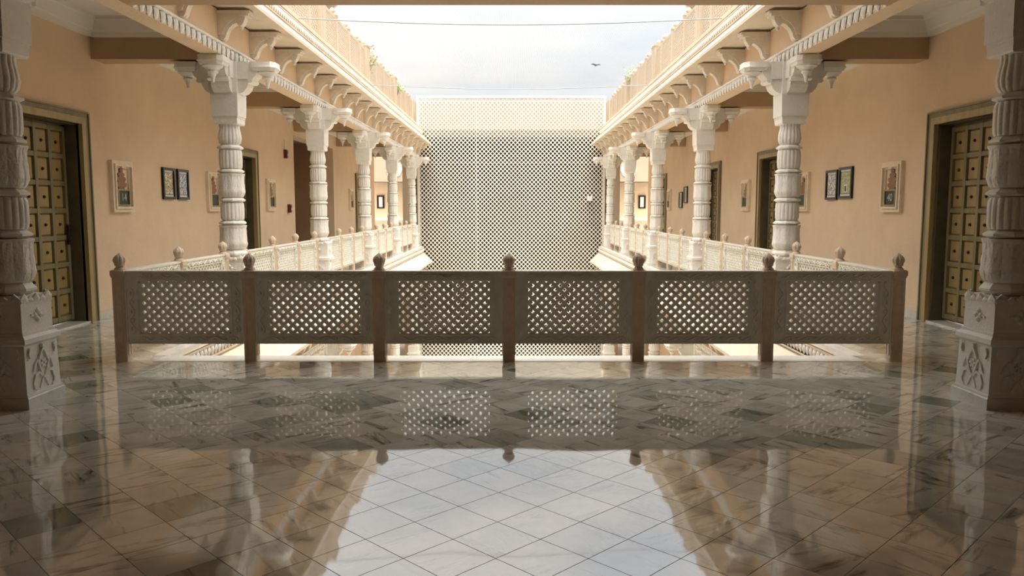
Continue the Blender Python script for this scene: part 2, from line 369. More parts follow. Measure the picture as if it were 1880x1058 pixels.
# ceilings and roof slab
ce = box_obj('ceiling', 'beam_paint', (-5.74, 5.74, YB - 0.3, 7.55, CZ, H)); tag(ce, 'brown ceiling over the front gallery', 'ceiling', kind='structure')  # out of view; coloured brown to keep this gallery dim
for s, side, rz in SIDES:
    x0, x1 = sorted((s * 3.60, s * 5.74))
    c = box_obj('ceiling_' + side, 'ceiling_paint', (x0, x1, 7.55, YE + 0.75, CZ, H)); tag(c, 'white ceiling of the %s walkway' % side, 'ceiling', kind='structure')
    # stepped cornice of the first bays
    prof = [(0, 3.63), (-0.045, 3.63), (-0.05, 3.66), (-0.06, 3.69), (-0.09, 3.70), (-0.10, 3.74), (-0.135, 3.78), (-0.145, 3.81), (-0.18, 3.82), (-0.19, CZ), (0, CZ)]
    t = thing('trim_cornice_' + side, 'stepped cream cornice under the %s walkway ceiling' % side, 'cornice', (s * WX, 0, 0), rz, kind='structure')
    sg = 1 if s > 0 else -1
    for k in range(6):
        ya = (CY[k] + 0.17) * sg; yb = ((CY[k + 1] - 0.17) if k < 5 else YE) * sg
        put('wall_moulding', MB().prism(prof, min(ya, yb), max(ya, yb)).mesh('wall_moulding', 'ceiling_paint', 30), t)
        if k < 5:
            L = WX - 3.78
            for e, yy in ((0, CY[k] + 0.17), (1, CY[k + 1] - 0.17)):
                m = MB().prism([(-q[0], q[1]) for q in prof], 0, L)      # depth along +x from the beam face
                rot = Matrix.Rotation(PI / 2 if e == 0 else -PI / 2, 4, 'Z')
                if s > 0: place = Matrix.Translation((0 if e == 0 else -L, yy, 0))
                else: place = Matrix.Translation((-L if e == 0 else 0, -yy, 0)); rot = Matrix.Rotation(-PI / 2 if e == 0 else PI / 2, 4, 'Z')
                put('beam_moulding', m.xf(place @ rot).mesh('beam_moulding', 'ceiling_paint', 30), t)
    # cross beams over the walkway
    for k in range(6):
        xa, xb = sorted((s * 3.70, s * WX))
        b = box_obj('trim_%d' % (k + 1 + (0 if s < 0 else 6)), 'beam_paint', (xa, xb, CY[k] - 0.17, CY[k] + 0.17, 3.36, CZ))
        tag(b, 'brown painted beam over the %s walkway at the %s column' % (side, ORD[k]), 'beam', kind='structure')

# ------------------------------------------------------------------ long beams, eaves, brackets, fringe (one storey and its twin below)
leaf = MB()
def leaf_mesh():
    m = MB(); n = 7
    front = []; 
    for j in range(6):
        v = j / 5.0; wv = 0.062 * (1 - 0.25 * v) * math.sqrt(max(0.03, 1 - (v ** 4)))
        zc = -0.125 * v; d = 0.012 + 0.028 * math.sin(PI * min(1, v * 0.9 + 0.1))
        for i in range(5):
            u = (i - 2) / 2.0
            front.append((-d * (1 - 0.55 * u * u), u * wv + 0.012 * v, zc))
    fs = [(j*5+i, j*5+i+1, (j+1)*5+i+1, (j+1)*5+i) for j in range(5) for i in range(4)]
    m.add(front, fs)
    m.box(-0.006, 0, -0.07, 0.07, -0.1, 0.0)
    return m
def leaf_flip(m):
    return m
LEAF = leaf_mesh().mesh('fringe_leaf', 'fringe_white', 50, fix=False)
def bracket_mesh():
    m = MB()
    m.box(-0.40, 0, -0.095, 0.095, 3.805, 3.84)
    m.box(-0.375, 0, -0.085, 0.085, 3.78, 3.805)
    m.prism([(0, 3.78), (-0.33, 3.78), (-0.325, 3.74), (-0.30, 3.69), (-0.27, 3.66), (-0.245, 3.675), (-0.225, 3.70), (-0.18, 3.68), (-0.13, 3.635), (-0.10, 3.58), (-0.085, 3.53), (-0.06, 3.50), (0, 3.50)], -0.055, 0.055)
    m.prism([(0, 3.78), (-0.25, 3.78), (-0.23, 3.75), (-0.15, 3.71), (-0.09, 3.64), (-0.055, 3.56), (0, 3.55)], -0.08, 0.08)
    m.lathe([-0.028, -0.018, 0, 0.018, 0.028], lambda t, k: (0.004, 0.02, 0.027, 0.02, 0.004)[k], 8, (-0.265, 0, 3.65))
    m.lathe([-0.022, -0.015, 0, 0.015, 0.022], lambda t, k: (0.004, 0.017, 0.022, 0.017, 0.004)[k], 8, (-0.06, 0, 3.515))
    return m
BRK = bracket_mesh().mesh('eave_bracket', 'bracket_cream', 35)
EAVE = [(-0.14, 3.875), (-0.51, 3.875), (-0.51, 3.86), (-0.64, 3.86), (-0.64, 3.905), (-0.62, 3.925), (-0.30, 4.23), (-0.14, 4.23)]
def storey(dz, main):
    for s, side, rz in SIDES:
        y0, y1 = (4.0, YE) ; yc = (y0 + y1) / 2; hl = (y1 - y0) / 2
        what = 'upper' if main else 'lower'
        bm_ = thing('trim_beam_%s_%s' % (what, side), 'long %s beam with a white leaf fringe above the %s columns%s' % ('peach', side, '' if main else ' one storey below'), 'beam', (s * CX, yc, dz), rz, kind='structure')
        put('beam', MB().box(-0.14, 0.09, -hl, hl, 3.34, CZ).mesh('beam', 'peach'), bm_)
        put('bead', MB().box(-0.185, -0.14, -hl, hl, 3.455, 3.475).mesh('bead', 'fringe_white'), bm_)
        pt = 0.155; n = int(2 * hl / pt); rest = MB()
        for i in range(n):
            y = -hl + (i + 0.5) * pt; Y = yc + y * (1 if s > 0 else -1)
            if main and Y > 7.5: put('fringe_leaf', LEAF, bm_, (-0.14, y, 3.458))
            elif Y > 7.0:
                rest.add([(v.co.x - 0.14, v.co.y + y, v.co.z + 3.458) for v in LEAF.vertices], [tuple(p.vertices) for p in LEAF.polygons])
        if rest.v:
            o = put('leaf_fringe', rest.mesh('leaf_fringe', 'fringe_white', 50, fix=False), bm_); o['kind'] = 'stuff'
        ey0, ey1 = 7.2, YE; eyc = (ey0 + ey1) / 2; eh = (ey1 - ey0) / 2
        ev = thing('trim_eave_%s_%s' % (what, side), '%s eave on carved brackets along the %s side of the court%s' % ('sloping cream', side, '' if main else ', below the walkway railing'), 'eave', (s * CX, eyc, dz), rz, kind='structure')
        put('eave_slab', MB().prism(EAVE, -eh, eh).mesh('eave_slab', 'eave_paint'), ev)
        put('cornice_band', MB().box(-0.30, 0.0, -eh, eh, 4.225, H - 0.06).box(-0.325, 0, -eh, eh, 4.385, 4.41).box(-0.32, 0, -eh, eh, 4.245, 4.262).mesh('cornice_band', 'eave_paint'), ev)
        put('coping', MB().box(-0.33, 0.05, -eh, eh, H - 0.06, H - (0.0 if main else 0.05)).mesh('coping', 'eave_paint'), ev)
        fr = MB(); n = int(2 * eh / 0.105)
        for i in range(n):
            y = -eh + (i + 0.5) * 0.105
            fr.add([(v.co.x * 0.9 - 0.30, v.co.y * 0.72 + y, v.co.z * 0.92 + 4.385) for v in LEAF.vertices], [tuple(p.vertices) for p in LEAF.polygons])
        o = put('leaf_band', fr.mesh('leaf_band', 'fringe_white', 50, fix=False), ev); o['kind'] = 'stuff'
        k = 0
        while True:
            Y = 8.76 + 1.187 * k
            if Y > YE - 0.2: break
            put('bracket', BRK, ev, (-0.14, (Y - eyc) * (1 if s > 0 else -1), 0)); k += 1
storey(0.0, True); storey(-H, False)
# front cross beam over the near railing with the roof edge above it
fb = thing('trim_front_beam', 'brown painted beam crossing the top of the view above the near railing', 'beam', (0, 7.45, 0), 0, kind='structure')
put('beam', MB().box(-3.55, 3.55, -0.15, 0.13, 3.335, CZ).mesh('beam', 'beam_paint'), fb)
put('eave_slab', MB().box(-3.05, 3.05, 0.10, 0.30, 3.88, 4.02).mesh('eave_slab', 'eave_paint'), fb)  # unseen eave that blocks sky light, cut short to let some reach the sill
put('roof_edge', MB().box(-3.55, 3.55, 0.10, 0.26, 4.02, H).mesh('roof_edge', 'cream'), fb)

# ------------------------------------------------------------------ columns
def octr(t, a):
    q = ((t + PI / 8) % (PI / 4)) - PI / 8
    return a / math.cos(q)
def fluted(z0, z1, r0, r1=None, n=18, bulge=0.004, prof=None):
    K = 10; seg = n * 6; zs = []; rr = []
    for k in range(K + 1):
        v = k / K; zs.append(z0 + (z1 - z0) * v)
        rr.append(prof(v) if prof else r0 + bulge * math.sin(PI * v))
    def rf(t, k):
        v = k / K; e = min(1.0, min(v, 1 - v) * 7.0); e = math.sqrt(max(e, 0.0))
        return rr[k] * (0.93 + 0.07 * e) - 0.011 * (1 - abs(math.sin(n * t / 2)) ** 0.8) * (0.25 + 0.75 * e)
    return MB().lathe(zs, rf, seg)
def ring_mesh(z0, z1, rc, tip):
    zm = z0 + (z1 - z0) * 0.42
    return MB().lathe([z0, z0 + 0.006, zm - 0.008, zm + 0.008, z1 - 0.006, z1], lambda t, k: octr(t, (rc, rc + .006, tip, tip, rc + .006, rc)[k]), 48)
def leaf_drum(z0, z1, rb, rt):
    K = 20; seg = 96
    zs = [z0 + (z1 - z0) * k / K for k in range(K + 1)]
    def rf(t, k):
        v = k / K
        a = rb * 0.80 + (rb * 0.20) * min(1, v / 0.22) ** 0.6 if v < 0.22 else rb + (rt - rb) * ((v - 0.22) / 0.78) - 0.006 * math.sin(PI * (v - 0.22) / 0.78)
        q = ((t + PI / 8) % (PI / 4)) - PI / 8; u = q / (PI / 8)
        base = a / math.cos(q)
        wleaf = 0.9 * (0.35 + 0.65 * math.sin(PI * min(1, 0.12 + v * 0.95)) ** 0.7) if v < 0.93 else 0.95
        m = 1.0 if abs(u) < wleaf else 0.0
        vein = 0.5 + 0.5 * math.cos((abs(u) * 3.2 + v * 5.5) * 2 * PI * 0.55)
        return base + 0.006 * m * (0.55 + 0.45 * vein) + (0.006 if v > 0.93 else 0) - (0.004 if abs(u) < 0.08 else 0)
    return MB().lathe(zs, rf, seg)
def ribbon(pts, wd, dp):      # raised carved strip in the (y,z) plane proud along -x, x=0 is the face
    m = MB(); n = len(pts); L = []; R = []
    for i, p in enumerate(pts):
        a = pts[max(i-1, 0)]; b = pts[min(i+1, n-1)]; d = Vector((b[0]-a[0], b[1]-a[1])).normalized(); q = Vector((-d.y, d.x)) * wd / 2
        L.append((p[0] + q.x, p[1] + q.y)); R.append((p[0] - q.x, p[1] - q.y))
    vs = [(0.002, *p) for p in L] + [(-dp, *p) for p in L] + [(-dp, *p) for p in R] + [(0.002, *p) for p in R]
    fs = []
    for i in range(n - 1):
        for k in range(3): fs.append((k*n+i, k*n+i+1, (k+1)*n+i+1, (k+1)*n+i))
    fs.append((0, n, 2*n, 3*n)); fs.append((n-1, 2*n-1, 3*n-1, 4*n-1))
    return m.add(vs, fs)
def arc(cx, cz, r, a0, a1, n=10, sy=1.0):
    return [(cx + r * math.cos(a0 + (a1 - a0) * i / n), cz + sy * r * math.sin(a0 + (a1 - a0) * i / n)) for i in range(n + 1)]
def motif_mesh():
    m = MB(); c = 0.285
    m.join(ribbon([(0, c + .135), (.03, c + .095), (.062, c + .03), (.03, c - .045), (0, c - .085), (-.03, c - .045), (-.062, c + .03), (-.03, c + .095), (0, c + .135)], 0.016, 0.016))
    for s in (-1, 1):
        m.join(ribbon([(s * .045, c - .02), (s * .075, c + .055), (s * .105, c + .02), (s * .125, c - .03)], 0.016, 0.014))
        m.join(ribbon([(s * q[0], q[1]) for q in [(.02, c - .075), (.06, c - .04), (.105, c - .055), (.13, c - .11), (.12, c - .15), (.095, c - .16)]], 0.017, 0.015))
        m.join(ribbon([(s * q[0], q[1]) for q in [(0.005, c - .08), (.03, c - .12), (.055, c - .16)]], 0.014, 0.013))
        m.join(ribbon([(s * .15, c + .15), (s * .165, c + .11), (s * .15, c + .08)], 0.02, 0.014))
    for k in range(6):
        a = k * PI / 3; m.join(ribbon([(0.006 * math.cos(a), c + .02 + .006 * math.sin(a)), (0.034 * math.cos(a), c + .02 + .036 * math.sin(a))], 0.016, 0.014))
    m.join(ribbon([(-.015, c + .15), (.015, c + .15)], 0.03, 0.02))
    return m
def boss_mesh():
    m = MB(); c = 0.665
    for a in (0, PI / 2, PI, 3 * PI / 2):
        p = (0.03 * math.cos(a), c + 0.03 * math.sin(a))
        mm = MB().lathe([0, 0.012, 0.02], lambda t, k: (0.024, 0.019, 0.004)[k] * (1 + 0.15 * math.cos(4 * t)), 10)
        m.join(mm.xf(Matrix.Translation((0.002, p[0], p[1])) @ Matrix.Rotation(-PI / 2, 4, 'Y')))
    m.join(ribbon([(.05, c), (.085, c + .008)], 0.014, 0.01)); m.join(ribbon([(-.05, c), (-.085, c - .008)], 0.014, 0.01))
    return m
def crest_mesh():      # leaf crest on the pedestal top, one face
    m = MB(); z = 0.765
    for yc, hh, ww in ((0, 0.062, 0.036), (-0.075, 0.048, 0.034), (0.075, 0.048, 0.034), (-0.148, 0.072, 0.042), (0.148, 0.072, 0.042)):
        pl = [(yc - ww, z), (yc + ww, z), (yc + ww * 1.05, z + hh * .45), (yc + ww * .55, z + hh * .72), (yc, z + hh), (yc - ww * .55, z + hh * .72), (yc - ww * 1.05, z + hh * .45)]
        n = len(pl); m.add([(.004, *q) for q in pl] + [(-.012, *q) for q in pl] + [(-.022, yc, z + hh * .45)], [(n + (i + 1) % n, n + i, 2 * n) for i in range(n)] + [(i, (i + 1) % n, n + (i + 1) % n, n + i) for i in range(n)])
    return m
ST = 'column_stone'
def neck_prof(v):
    pts = [(0, .118), (.1, .140), (.3, .151), (.5, .143), (.7, .129), (.85, .130), (.95, .143), (1, .165)]
    for (a, ra), (b, rb) in zip(pts, pts[1:]):
        if v <= b: return ra + (rb - ra) * (v - a) / (b - a)
    return pts[-1][1]
def pendant():
    m = MB().lathe([0.0, -0.02, -0.035, -0.05, -0.07, -0.08, -0.095, -0.11, -0.14, -0.18, -0.205, -0.215],
                   lambda t, k: (.125, .125, .095, .085, .05, .062, .062, .042, .03, .018, .018, .004)[k] * (1 + (0.03 if k < 3 else 0) * math.cos(8 * t)), 24)
    return m
def arm():
    m = MB()
    m.prism([(-.12, 2.93), (-.185, 2.935), (-.235, 2.955), (-.275, 2.995), (-.295, 3.04), (-.30, 3.07), (-.32, 3.07), (-.335, 3.085), (-.33, 3.105), (-.355, 3.11), (-.37, 3.135), (-.40, 3.16), (-.42, 3.20), (-.42, 3.335), (-.12, 3.335)], -.115, .115)
    m.prism([(-.30, 3.065), (-.345, 3.07), (-.365, 3.09), (-.36, 3.115), (-.30, 3.12)], -.135, .135)
    m.prism([(-.12, 3.115), (-.30, 3.115), (-.32, 3.335), (-.12, 3.335)], -.14, .14)
    def plan(d0, d1, hw, c, z): return [(-d0, -hw, z), (-d0, hw, z), (-d1 + c, hw, z), (-d1, hw - c, z), (-d1, -hw + c, z), (-d1 + c, -hw, z)]
    m.loft([plan(.36, .655, .155, .055, z) for z in (3.275, 3.335)])
    m.loft([plan(.36, .665, .165, .055, z) for z in (3.262, 3.275)])
    m.loft([plan(.37, .64, .14, .05, 3.225), plan(.36, .655, .155, .055, 3.262)])
    return m
CP = dict(
    plinth=MB().cbox(.235, 0, .078).cbox(.235, .078, .085, .229).mesh('plinth', 'plinth_marble'),
    pedestal=MB().cbox(.222, .085, .105).cbox(.214, .105, .46, .204).mesh('pedestal', ST),
    motif=motif_mesh().mesh('carved_motif', ST),
    pedestal_cornice=MB().cbox(.204, .455, .475, .225).cbox(.228, .475, .51).cbox(.225, .51, .53, .205).cbox(.2, .53, .55).mesh('pedestal_cornice', ST),
    pedestal_block=MB().cbox(.19, .55, .77).cbox(.194, .755, .765).cbox(.175, .77, .815, .168).mesh('pedestal_block', ST),
    boss=boss_mesh().mesh('flower_boss', ST, 40), crest=crest_mesh().mesh('leaf_crest', ST),
    leaf_low=leaf_drum(.908, 1.229, .166, .16).mesh('leaf_drum', ST, 35),
    flute_low=fluted(1.297, 1.53, .150).mesh('fluted_drum', ST, 40),
    leaf_up=leaf_drum(1.598, 1.907, .160, .155).mesh('leaf_drum', ST, 35),
    flute_up=fluted(1.974, 2.217, .147).mesh('fluted_drum', ST, 40),
    neck=fluted(2.28, 2.585, .15, prof=neck_prof).mesh('fluted_neck', ST, 40),
    abacus=MB().cbox(.145, 2.545, 2.56, .155).cbox(.155, 2.56, 2.62).cbox(.16, 2.62, 2.645).mesh('abacus', ST),
    block=MB().cbox(.17, 2.645, 2.92, .176).cbox(.178, 2.92, 2.935).mesh('capital_block', ST),
    core=MB().cbox(.17, 2.935, 3.335).mesh('bracket_core', ST),
    arm=arm().mesh('bracket_arm', ST, 40), pendant=pendant().mesh('pendant', ST, 40))
RINGS = [ring_mesh(a, b, .118 if i > 0 else .125, c).mesh('ring_moulding', ST, 25) for i, (a, b, c) in enumerate(((.815, .91, .163), (1.229, 1.297, .161), (1.53, 1.598, .157), (1.907, 1.974, .157), (2.217, 2.28, .155)))]
def column(loc, rz, label, group, detail=True):
    t = thing('carved_column', label, 'column', loc, rz, group)
    put('plinth', CP['plinth'], t); pd = put('pedestal', CP['pedestal'], t); put('pedestal_cornice', CP['pedestal_cornice'], t)
    pb = put('pedestal_block', CP['pedestal_block'], t)
    if detail:
        for k in range(4):
            a = k * PI / 2; c_, s_ = math.cos(a), math.sin(a)
            put('carved_motif', CP['motif'], pd, (-.208 * c_, -.208 * s_, 0), a)
            put('flower_boss', CP['boss'], pb, (-.19 * c_, -.19 * s_, 0), a)
            put('leaf_crest', CP['crest'], pb, (-.184 * c_, -.184 * s_, 0), a)
    for r in RINGS: put('ring_moulding', r, t)
    put('leaf_drum', CP['leaf_low'], t); put('fluted_drum', CP['flute_low'], t); put('leaf_drum', CP['leaf_up'], t); put('fluted_drum', CP['flute_up'], t)
    put('fluted_neck', CP['neck'], t); put('abacus', CP['abacus'], t); put('capital_block', CP['block'], t); put('bracket_core', CP['core'], t)
    for k in range(4):
        a = put('bracket_arm', CP['arm'], t, (0, 0, 0), k * PI / 2)
        put('pendant', CP['pendant'], a, (-.52, 0, 3.225))
    return t
for s, side, rz in SIDES:
    for k in range(6):
        lab = ('large carved white stone column standing at the %s edge of the picture' % side) if k == 0 else 'carved white stone column, %s along the %s railing counted from the front' % (ORD[k - 1].replace('nearest', 'first'), side)
        column((s * CX, CY[k], 0), rz, lab, 'carved columns of the upper storey')
    for k in range(1, 6):
        column((s * CX, CY[k], -H), rz, 'carved white column one storey below the %s %s column' % (['first', 'second', 'third', 'fourth', 'fifth'][k - 1], side), 'carved columns of the lower storey', False)

# ------------------------------------------------------------------ railings
def lattice(wd, ht, nx, nz, th, fr, hole=None, zc=0.0, back=True):
    # diamond cells nx across, nz rows of pitch; wall in the x-z plane, thickness along y
    px, pz = wd / nx, ht / nz
    hole = hole or [(0, -fr), (fr / 2, -fr / 2), (fr, 0), (fr / 2, fr / 2), (0, fr), (-fr / 2, fr / 2), (-fr, 0), (-fr / 2, -fr / 2)]
    outer = [(0, -1), (.5, -.5), (1, 0), (.5, .5), (0, 1), (-.5, .5), (-1, 0), (-.5, -.5)]
    vs = []; fs = []
    ncells = []
    for j in range(0, 2 * nz + 1):
        for i in range(0, nx + (0 if j % 2 else 1)):
            x = -wd / 2 + (i + (0.5 if j % 2 else 0.0)) * px; z = -ht / 2 + j * pz / 2
            ncells.append((x, z))
    for x, z in ncells:
        k = len(vs)
        for yy in ((-th / 2, th / 2) if back else (-th / 2,)):
            vs += [(x + q[0] * px / 2, yy, zc + z + q[1] * pz / 2) for q in outer]
            vs += [(x + q[0] * px / 2, yy, zc + z + q[1] * pz / 2) for q in hole]
        if not back: vs += [(x + q[0] * px / 2, th / 2, zc + z + q[1] * pz / 2) for q in hole]
        for e in range(8):
            f = (e + 1) % 8
            fs.append((k+e, k+f, k+8+f, k+8+e))
            if back:
                fs.append((k+16+f, k+16+e, k+24+e, k+24+f)); fs.append((k+8+e, k+8+f, k+24+f, k+24+e))
            else: fs.append((k+8+e, k+8+f, k+16+f, k+16+e))
    return MB().add(vs, fs)
def vine(L, amp, per, dp, wd):
    n = max(8, int(L / per * 8)); m = ribbon([(-L/2 + L*i/n, amp * math.sin(2*PI*(L*i/n)/per)) for i in range(n + 1)], wd, dp)
    q = int(L / per * 2)
    for i in range(q):
        c = -L/2 + (i + 0.5) * per / 2; sg = 1 if i % 2 == 0 else -1
        m.join(ribbon([(c - .012, -sg * amp * .15), (c + .004, -sg * amp * .8), (c + .02, -sg * amp * .2)], wd * 1.3, dp))
    return m
_pc = {}
ZB, ZT = 0.17, 0.86
def panel_meshes(w_):
    key = round(w_, 3)
    if key in _pc: return _pc[key]
    iw = w_ - 0.25; ih = ZT - ZB - 0.19; zc = (ZB + ZT) / 2
    f = MB()
    th = 0.038
    f.box(-w_/2, -iw/2, -th, th, ZB, ZT).box(iw/2, w_/2, -th, th, ZB, ZT).box(-iw/2, iw/2, -th, th, ZB, zc - ih/2).box(-iw/2, iw/2, -th, th, zc + ih/2, ZT)
    for sg in (-1, 1):         # raised outer bead and inner bead
        a, b = sorted((sg * th, sg * (th + 0.008)))
        for (hw, z0, z1) in ((w_/2, ZB, ZT), (iw/2 + 0.02, zc - ih/2 - 0.02, zc + ih/2 + 0.02)):
            f.box(-hw, hw, a, b, z1 - 0.014, z1).box(-hw, hw, a, b, z0, z0 + 0.014).box(-hw, -hw + 0.014, a, b, z0, z1).box(hw - 0.014, hw, a, b, z0, z1)
    f.box(-w_/2, w_/2, -th - 0.012, th + 0.012, ZT - 0.012, ZT + 0.004)
    v = MB()
    for sg in (-1, 1):
        R = Matrix.Rotation(PI / 2 * sg, 4, 'Z')
        for zz in (ZT - 0.048, ZB + 0.046):
            v.join(vine(w_ - 0.12, 0.017, 0.17, 0.016, 0.011).xf(Matrix.Translation((0, -sg * th, zz)) @ R))
        for xx in (-(w_ + iw) / 4 - 0.004, (w_ + iw) / 4 + 0.004):
            v.join(vine(ih, 0.022, 0.17, 0.016, 0.011).xf(Matrix.Translation((xx, -sg * th, zc)) @ R @ Matrix.Rotation(PI / 2, 4, 'X')))
    nx = max(3, round(iw / 0.0875)); nz = 6
    lt = lattice(iw, ih, nx, nz, 0.05, 0.50, zc=zc)
    r = (f.mesh('panel_frame', 'rail_stone'), lt.mesh('lattice', 'rail_stone', fix=False), v.mesh('carved_vine', 'rail_stone'))
    _pc[key] = r; return r
def post_mesh():
    m = MB(); m.cbox(.058, 0, .80, ch=.008).cbox(.058, .80, .825, .066).cbox(.066, .825, .862).cbox(.066, .862, .872, .056)
    for k in range(4):
        m.join(ribbon([(-.03, .06), (-.03, .78), (.03, .78), (.03, .06), (-.03, .06)], .008, .005).xf(Matrix.Rotation(k * PI / 2, 4, 'Z') @ Matrix.Translation((-.058, 0, 0))))
    return m
def finial_mesh():
    zs = [.872, .885, .892, .905, .912, .918, .932, .95, .97, .99, 1.005, 1.018, 1.032]
    rs = [.053, .050, .040, .034, .045, .045, .050, .058, .060, .052, .038, .020, .003]
    return MB().lathe(zs, lambda t, k: rs[k] * (1 - (0.16 * (1 - abs(math.cos(4 * t))) if 5 < k < 12 else 0)), 48)
POST = post_mesh().mesh('post', 'sandstone'); FIN = finial_mesh().mesh('finial', 'sandstone', 40)
def rail_post(t, loc):
    p = put('post', POST, t, loc); put('finial', FIN, p); return p
def rail_panel(t, a, b, axis_y):
    w_ = (b - a) - 0.116
    f, l, v = panel_meshes(w_); c = (a + b) / 2
    if axis_y: p = put('panel_frame', f, t, (0, c + (.012 if a == 0 and b > 1.33 else 0), 0), PI / 2)
    else: p = put('panel_frame', f, t, (c, 0, 0))
    put('lattice', l, p); put('carved_vine', v, p)
PX = [1.228 * k for k in range(-3, 4)]
RY = 7.46
fr_ = thing('lattice_railing', 'shaded stone lattice railing crossing the whole front of the court', 'railing', (0, RY, 0), 0, 'lattice railings round the court')
for x in PX: rail_post(fr_, (x, 0, 0))
for a, b in zip(PX, PX[1:]): rail_panel(fr_, a, b, False)
BAYN = ['between the corner and the first column', 'between the first and second columns', 'between the second and third columns', 'between the third and fourth columns', 'between the fourth and fifth columns']
for s, side, rz in SIDES:
    for k in range(5):
        if k == 0: ps_ = [RY, 8.81, CY[1] - 0.40]
        else: ps_ = [CY[k] + 0.40 + i * (DC - 0.8) / 3 for i in range(4)]
        t = thing('lattice_railing', 'sunlit white lattice railing on the %s side %s' % (side, BAYN[k]), 'railing', (s * CX, ps_[0], 0), 0, 'lattice railings round the court')
        for i, y in enumerate(ps_):
            if not (k == 0 and i == 0): rail_post(t, (0, y - ps_[0], 0))
        for a, b in zip(ps_, ps_[1:]): rail_panel(t, a - ps_[0], b - ps_[0], True)

# ------------------------------------------------------------------ roof parapets
def pp_panel(w_):
    key = ('pp', round(w_, 3))
    if key in _pc: return _pc[key]
    f = MB(); z0, z1 = 0.0, 0.92
    f.box(-.05, .05, -w_/2, w_/2, z0, z1)
    f.box(-.075, -.05, -w_/2, w_/2, 0.86, 0.92).box(-.075, -.05, -w_/2, w_/2, 0.0, 0.06).box(-.075, -.05, -w_/2, -w_/2 + .07, 0.06, .86).box(-.075, -.05, w_/2 - .07, w_/2, 0.06, .86).box(-.075, -.05, -w_/2, w_/2, 0.2, 0.25)
    l = lattice(w_ - 0.16, 0.60, max(3, round((w_ - 0.16) / 0.10)), 6, 0.02, 0.55, zc=0.555, back=False)
    l.xf(Matrix.Translation((-.062, 0, 0)) @ Matrix.Rotation(-PI / 2, 4, 'Z'))
    _pc[key] = (f.mesh('parapet_panel', 'cream'), l.mesh('blind_lattice', 'cream', fix=False)); return _pc[key]
PPOST = MB().box(-.10, .08, -.075, .075, 0, .95).box(-.11, .09, -.085, .085, .93, .96).mesh('parapet_post', 'cream')
PPIER = MB().box(-.14, .08, -.2, .2, 0, .99).box(-.155, .09, -.215, .215, .97, 1.0).box(-.15, -.12, -.1, .1, .12, .85).mesh('parapet_pier', 'cream')
PFIN = MB().lathe([0, .02, .03, .05, .06, .08, .10, .13, .155], lambda t, k: (.055, .055, .04, .05, .062, .066, .055, .03, .004)[k], 16).mesh('parapet_finial', 'cream', 40)
for s, side, rz in SIDES:
    sg = 1 if s > 0 else -1
    for k in range(5):
        y0 = CY[k] + 0.15; t = thing('roof_parapet', 'pale peach carved roof parapet on the %s, %s of five bays from the front' % (side, ORD[k].replace('nearest', 'first')), 'parapet', (s * CX, y0, H), rz, 'roof parapets above the eaves')
        ys = [0, 1.37, 2.62, 3.87, DC]
        if k == 4: ys = [0, 1.2, 2.4, 3.6, 4.75]
        p = put('parapet_pier', PPIER, t); put('finial', PFIN, p, (0, 0, 1.0))
        for i in range(4):
            a, b = ys[i] + (0.2 if i == 0 else 0.07), ys[i + 1] - (0.2 if i == 3 else 0.07)
            f, l = pp_panel(b - a); q = put('parapet_panel', f, t, (0, sg * (a + b) / 2, 0)); put('blind_lattice', l, q)
            if i < 3:
                p = put('parapet_post', PPOST, t, (0, sg * ys[i + 1], 0)); put('finial', PFIN, p, (0, 0, .96))
# towers outside the walls whose eaves just show above the parapets
for s, side, rz in SIDES:
    t = thing('corner_tower', 'pale tower eave just peeping above the %s parapet under the front beam' % side, 'tower', (s * 7.75, 29.0, -4.48), rz)
    put('tower_wall', MB().box(-1.0, 1.5, -1, 1, 0, 13.7).mesh('tower_wall', 'cream'), t)
    put('tower_eave', MB().box(-1.95, 1.9, -1.4, 1.1, 13.55, 13.65).box(-1.6, 1.6, -1.2, 1.1, 13.65, 13.8).mesh('tower_eave', 'cream'), t)
    for yy in (-.85, .85): put('eave_bracket', MB().prism([(-1.0, 13.55), (-1.7, 13.55), (-1.6, 13.47), (-1.4, 13.4), (-1.25, 13.25), (-1.1, 13.1), (-1.0, 13.05)], yy - .08, yy + .08).mesh('eave_bracket', 'cream'), t)

# ------------------------------------------------------------------ far end: pierced screen and the building behind it
JY = 30.75; JW = 3.62; JT = 5.74
scr = thing('pierced_screen', 'tall white pierced lattice screen closing the far end of the court', 'screen', (0, JY, -H), 0)
hole = [(0, -.70), (.36, -.36), (.63, 0), (.50, .36), (0, .66), (-.50, .36), (-.63, 0), (-.36, -.36)]
zb_ = 0.0; Ht = JT + H; fw = 0.10
put('screen_frame', MB().box(-JW, JW, -.06, .06, Ht - fw, Ht).box(-JW, -JW + fw, -.06, .06, .06, Ht - fw).box(JW - fw, JW, -.06, .06, .06, Ht - fw).box(-JW, JW, -.06, .06, 0, .06).mesh('screen_frame', 'jali_white'), scr)
wd = 2 * (JW - fw); ht = Ht - fw - .09
put('lattice', lattice(wd, ht, 44, 60, 0.05, 0.58, hole=hole, zc=0).mesh('lattice', 'jali_white', fix=False), scr, (0, 0, .09 + ht / 2))
put('seam_strip', MB().box(-1.345, -1.33, -.032, -.026, .3, Ht - .05).mesh('seam_strip', 'jali_white'), scr)
put('seam_strip', MB().box(-JW + .05, JW - .05, -.032, -.026, 7.66, 7.675).mesh('seam_strip', 'jali_white'), scr)
bw = thing('wall_far', 'wall coloured dark as shade and sunlit parapet seen through the pierced screen', 'wall', (0, JY, 0), 0, kind='structure')
put('gallery_wall', MB().box(-4.2, 4.2, 2.6, 2.8, -H, 4.2).mesh('gallery_wall', 'reveal_and_shade'), bw)  # dark colour puts the gloom behind the screen into the wall
put('gallery_roof', MB().box(-4.2, 4.2, 0.12, 2.8, 4.2, H).mesh('gallery_roof', 'cream'), bw)
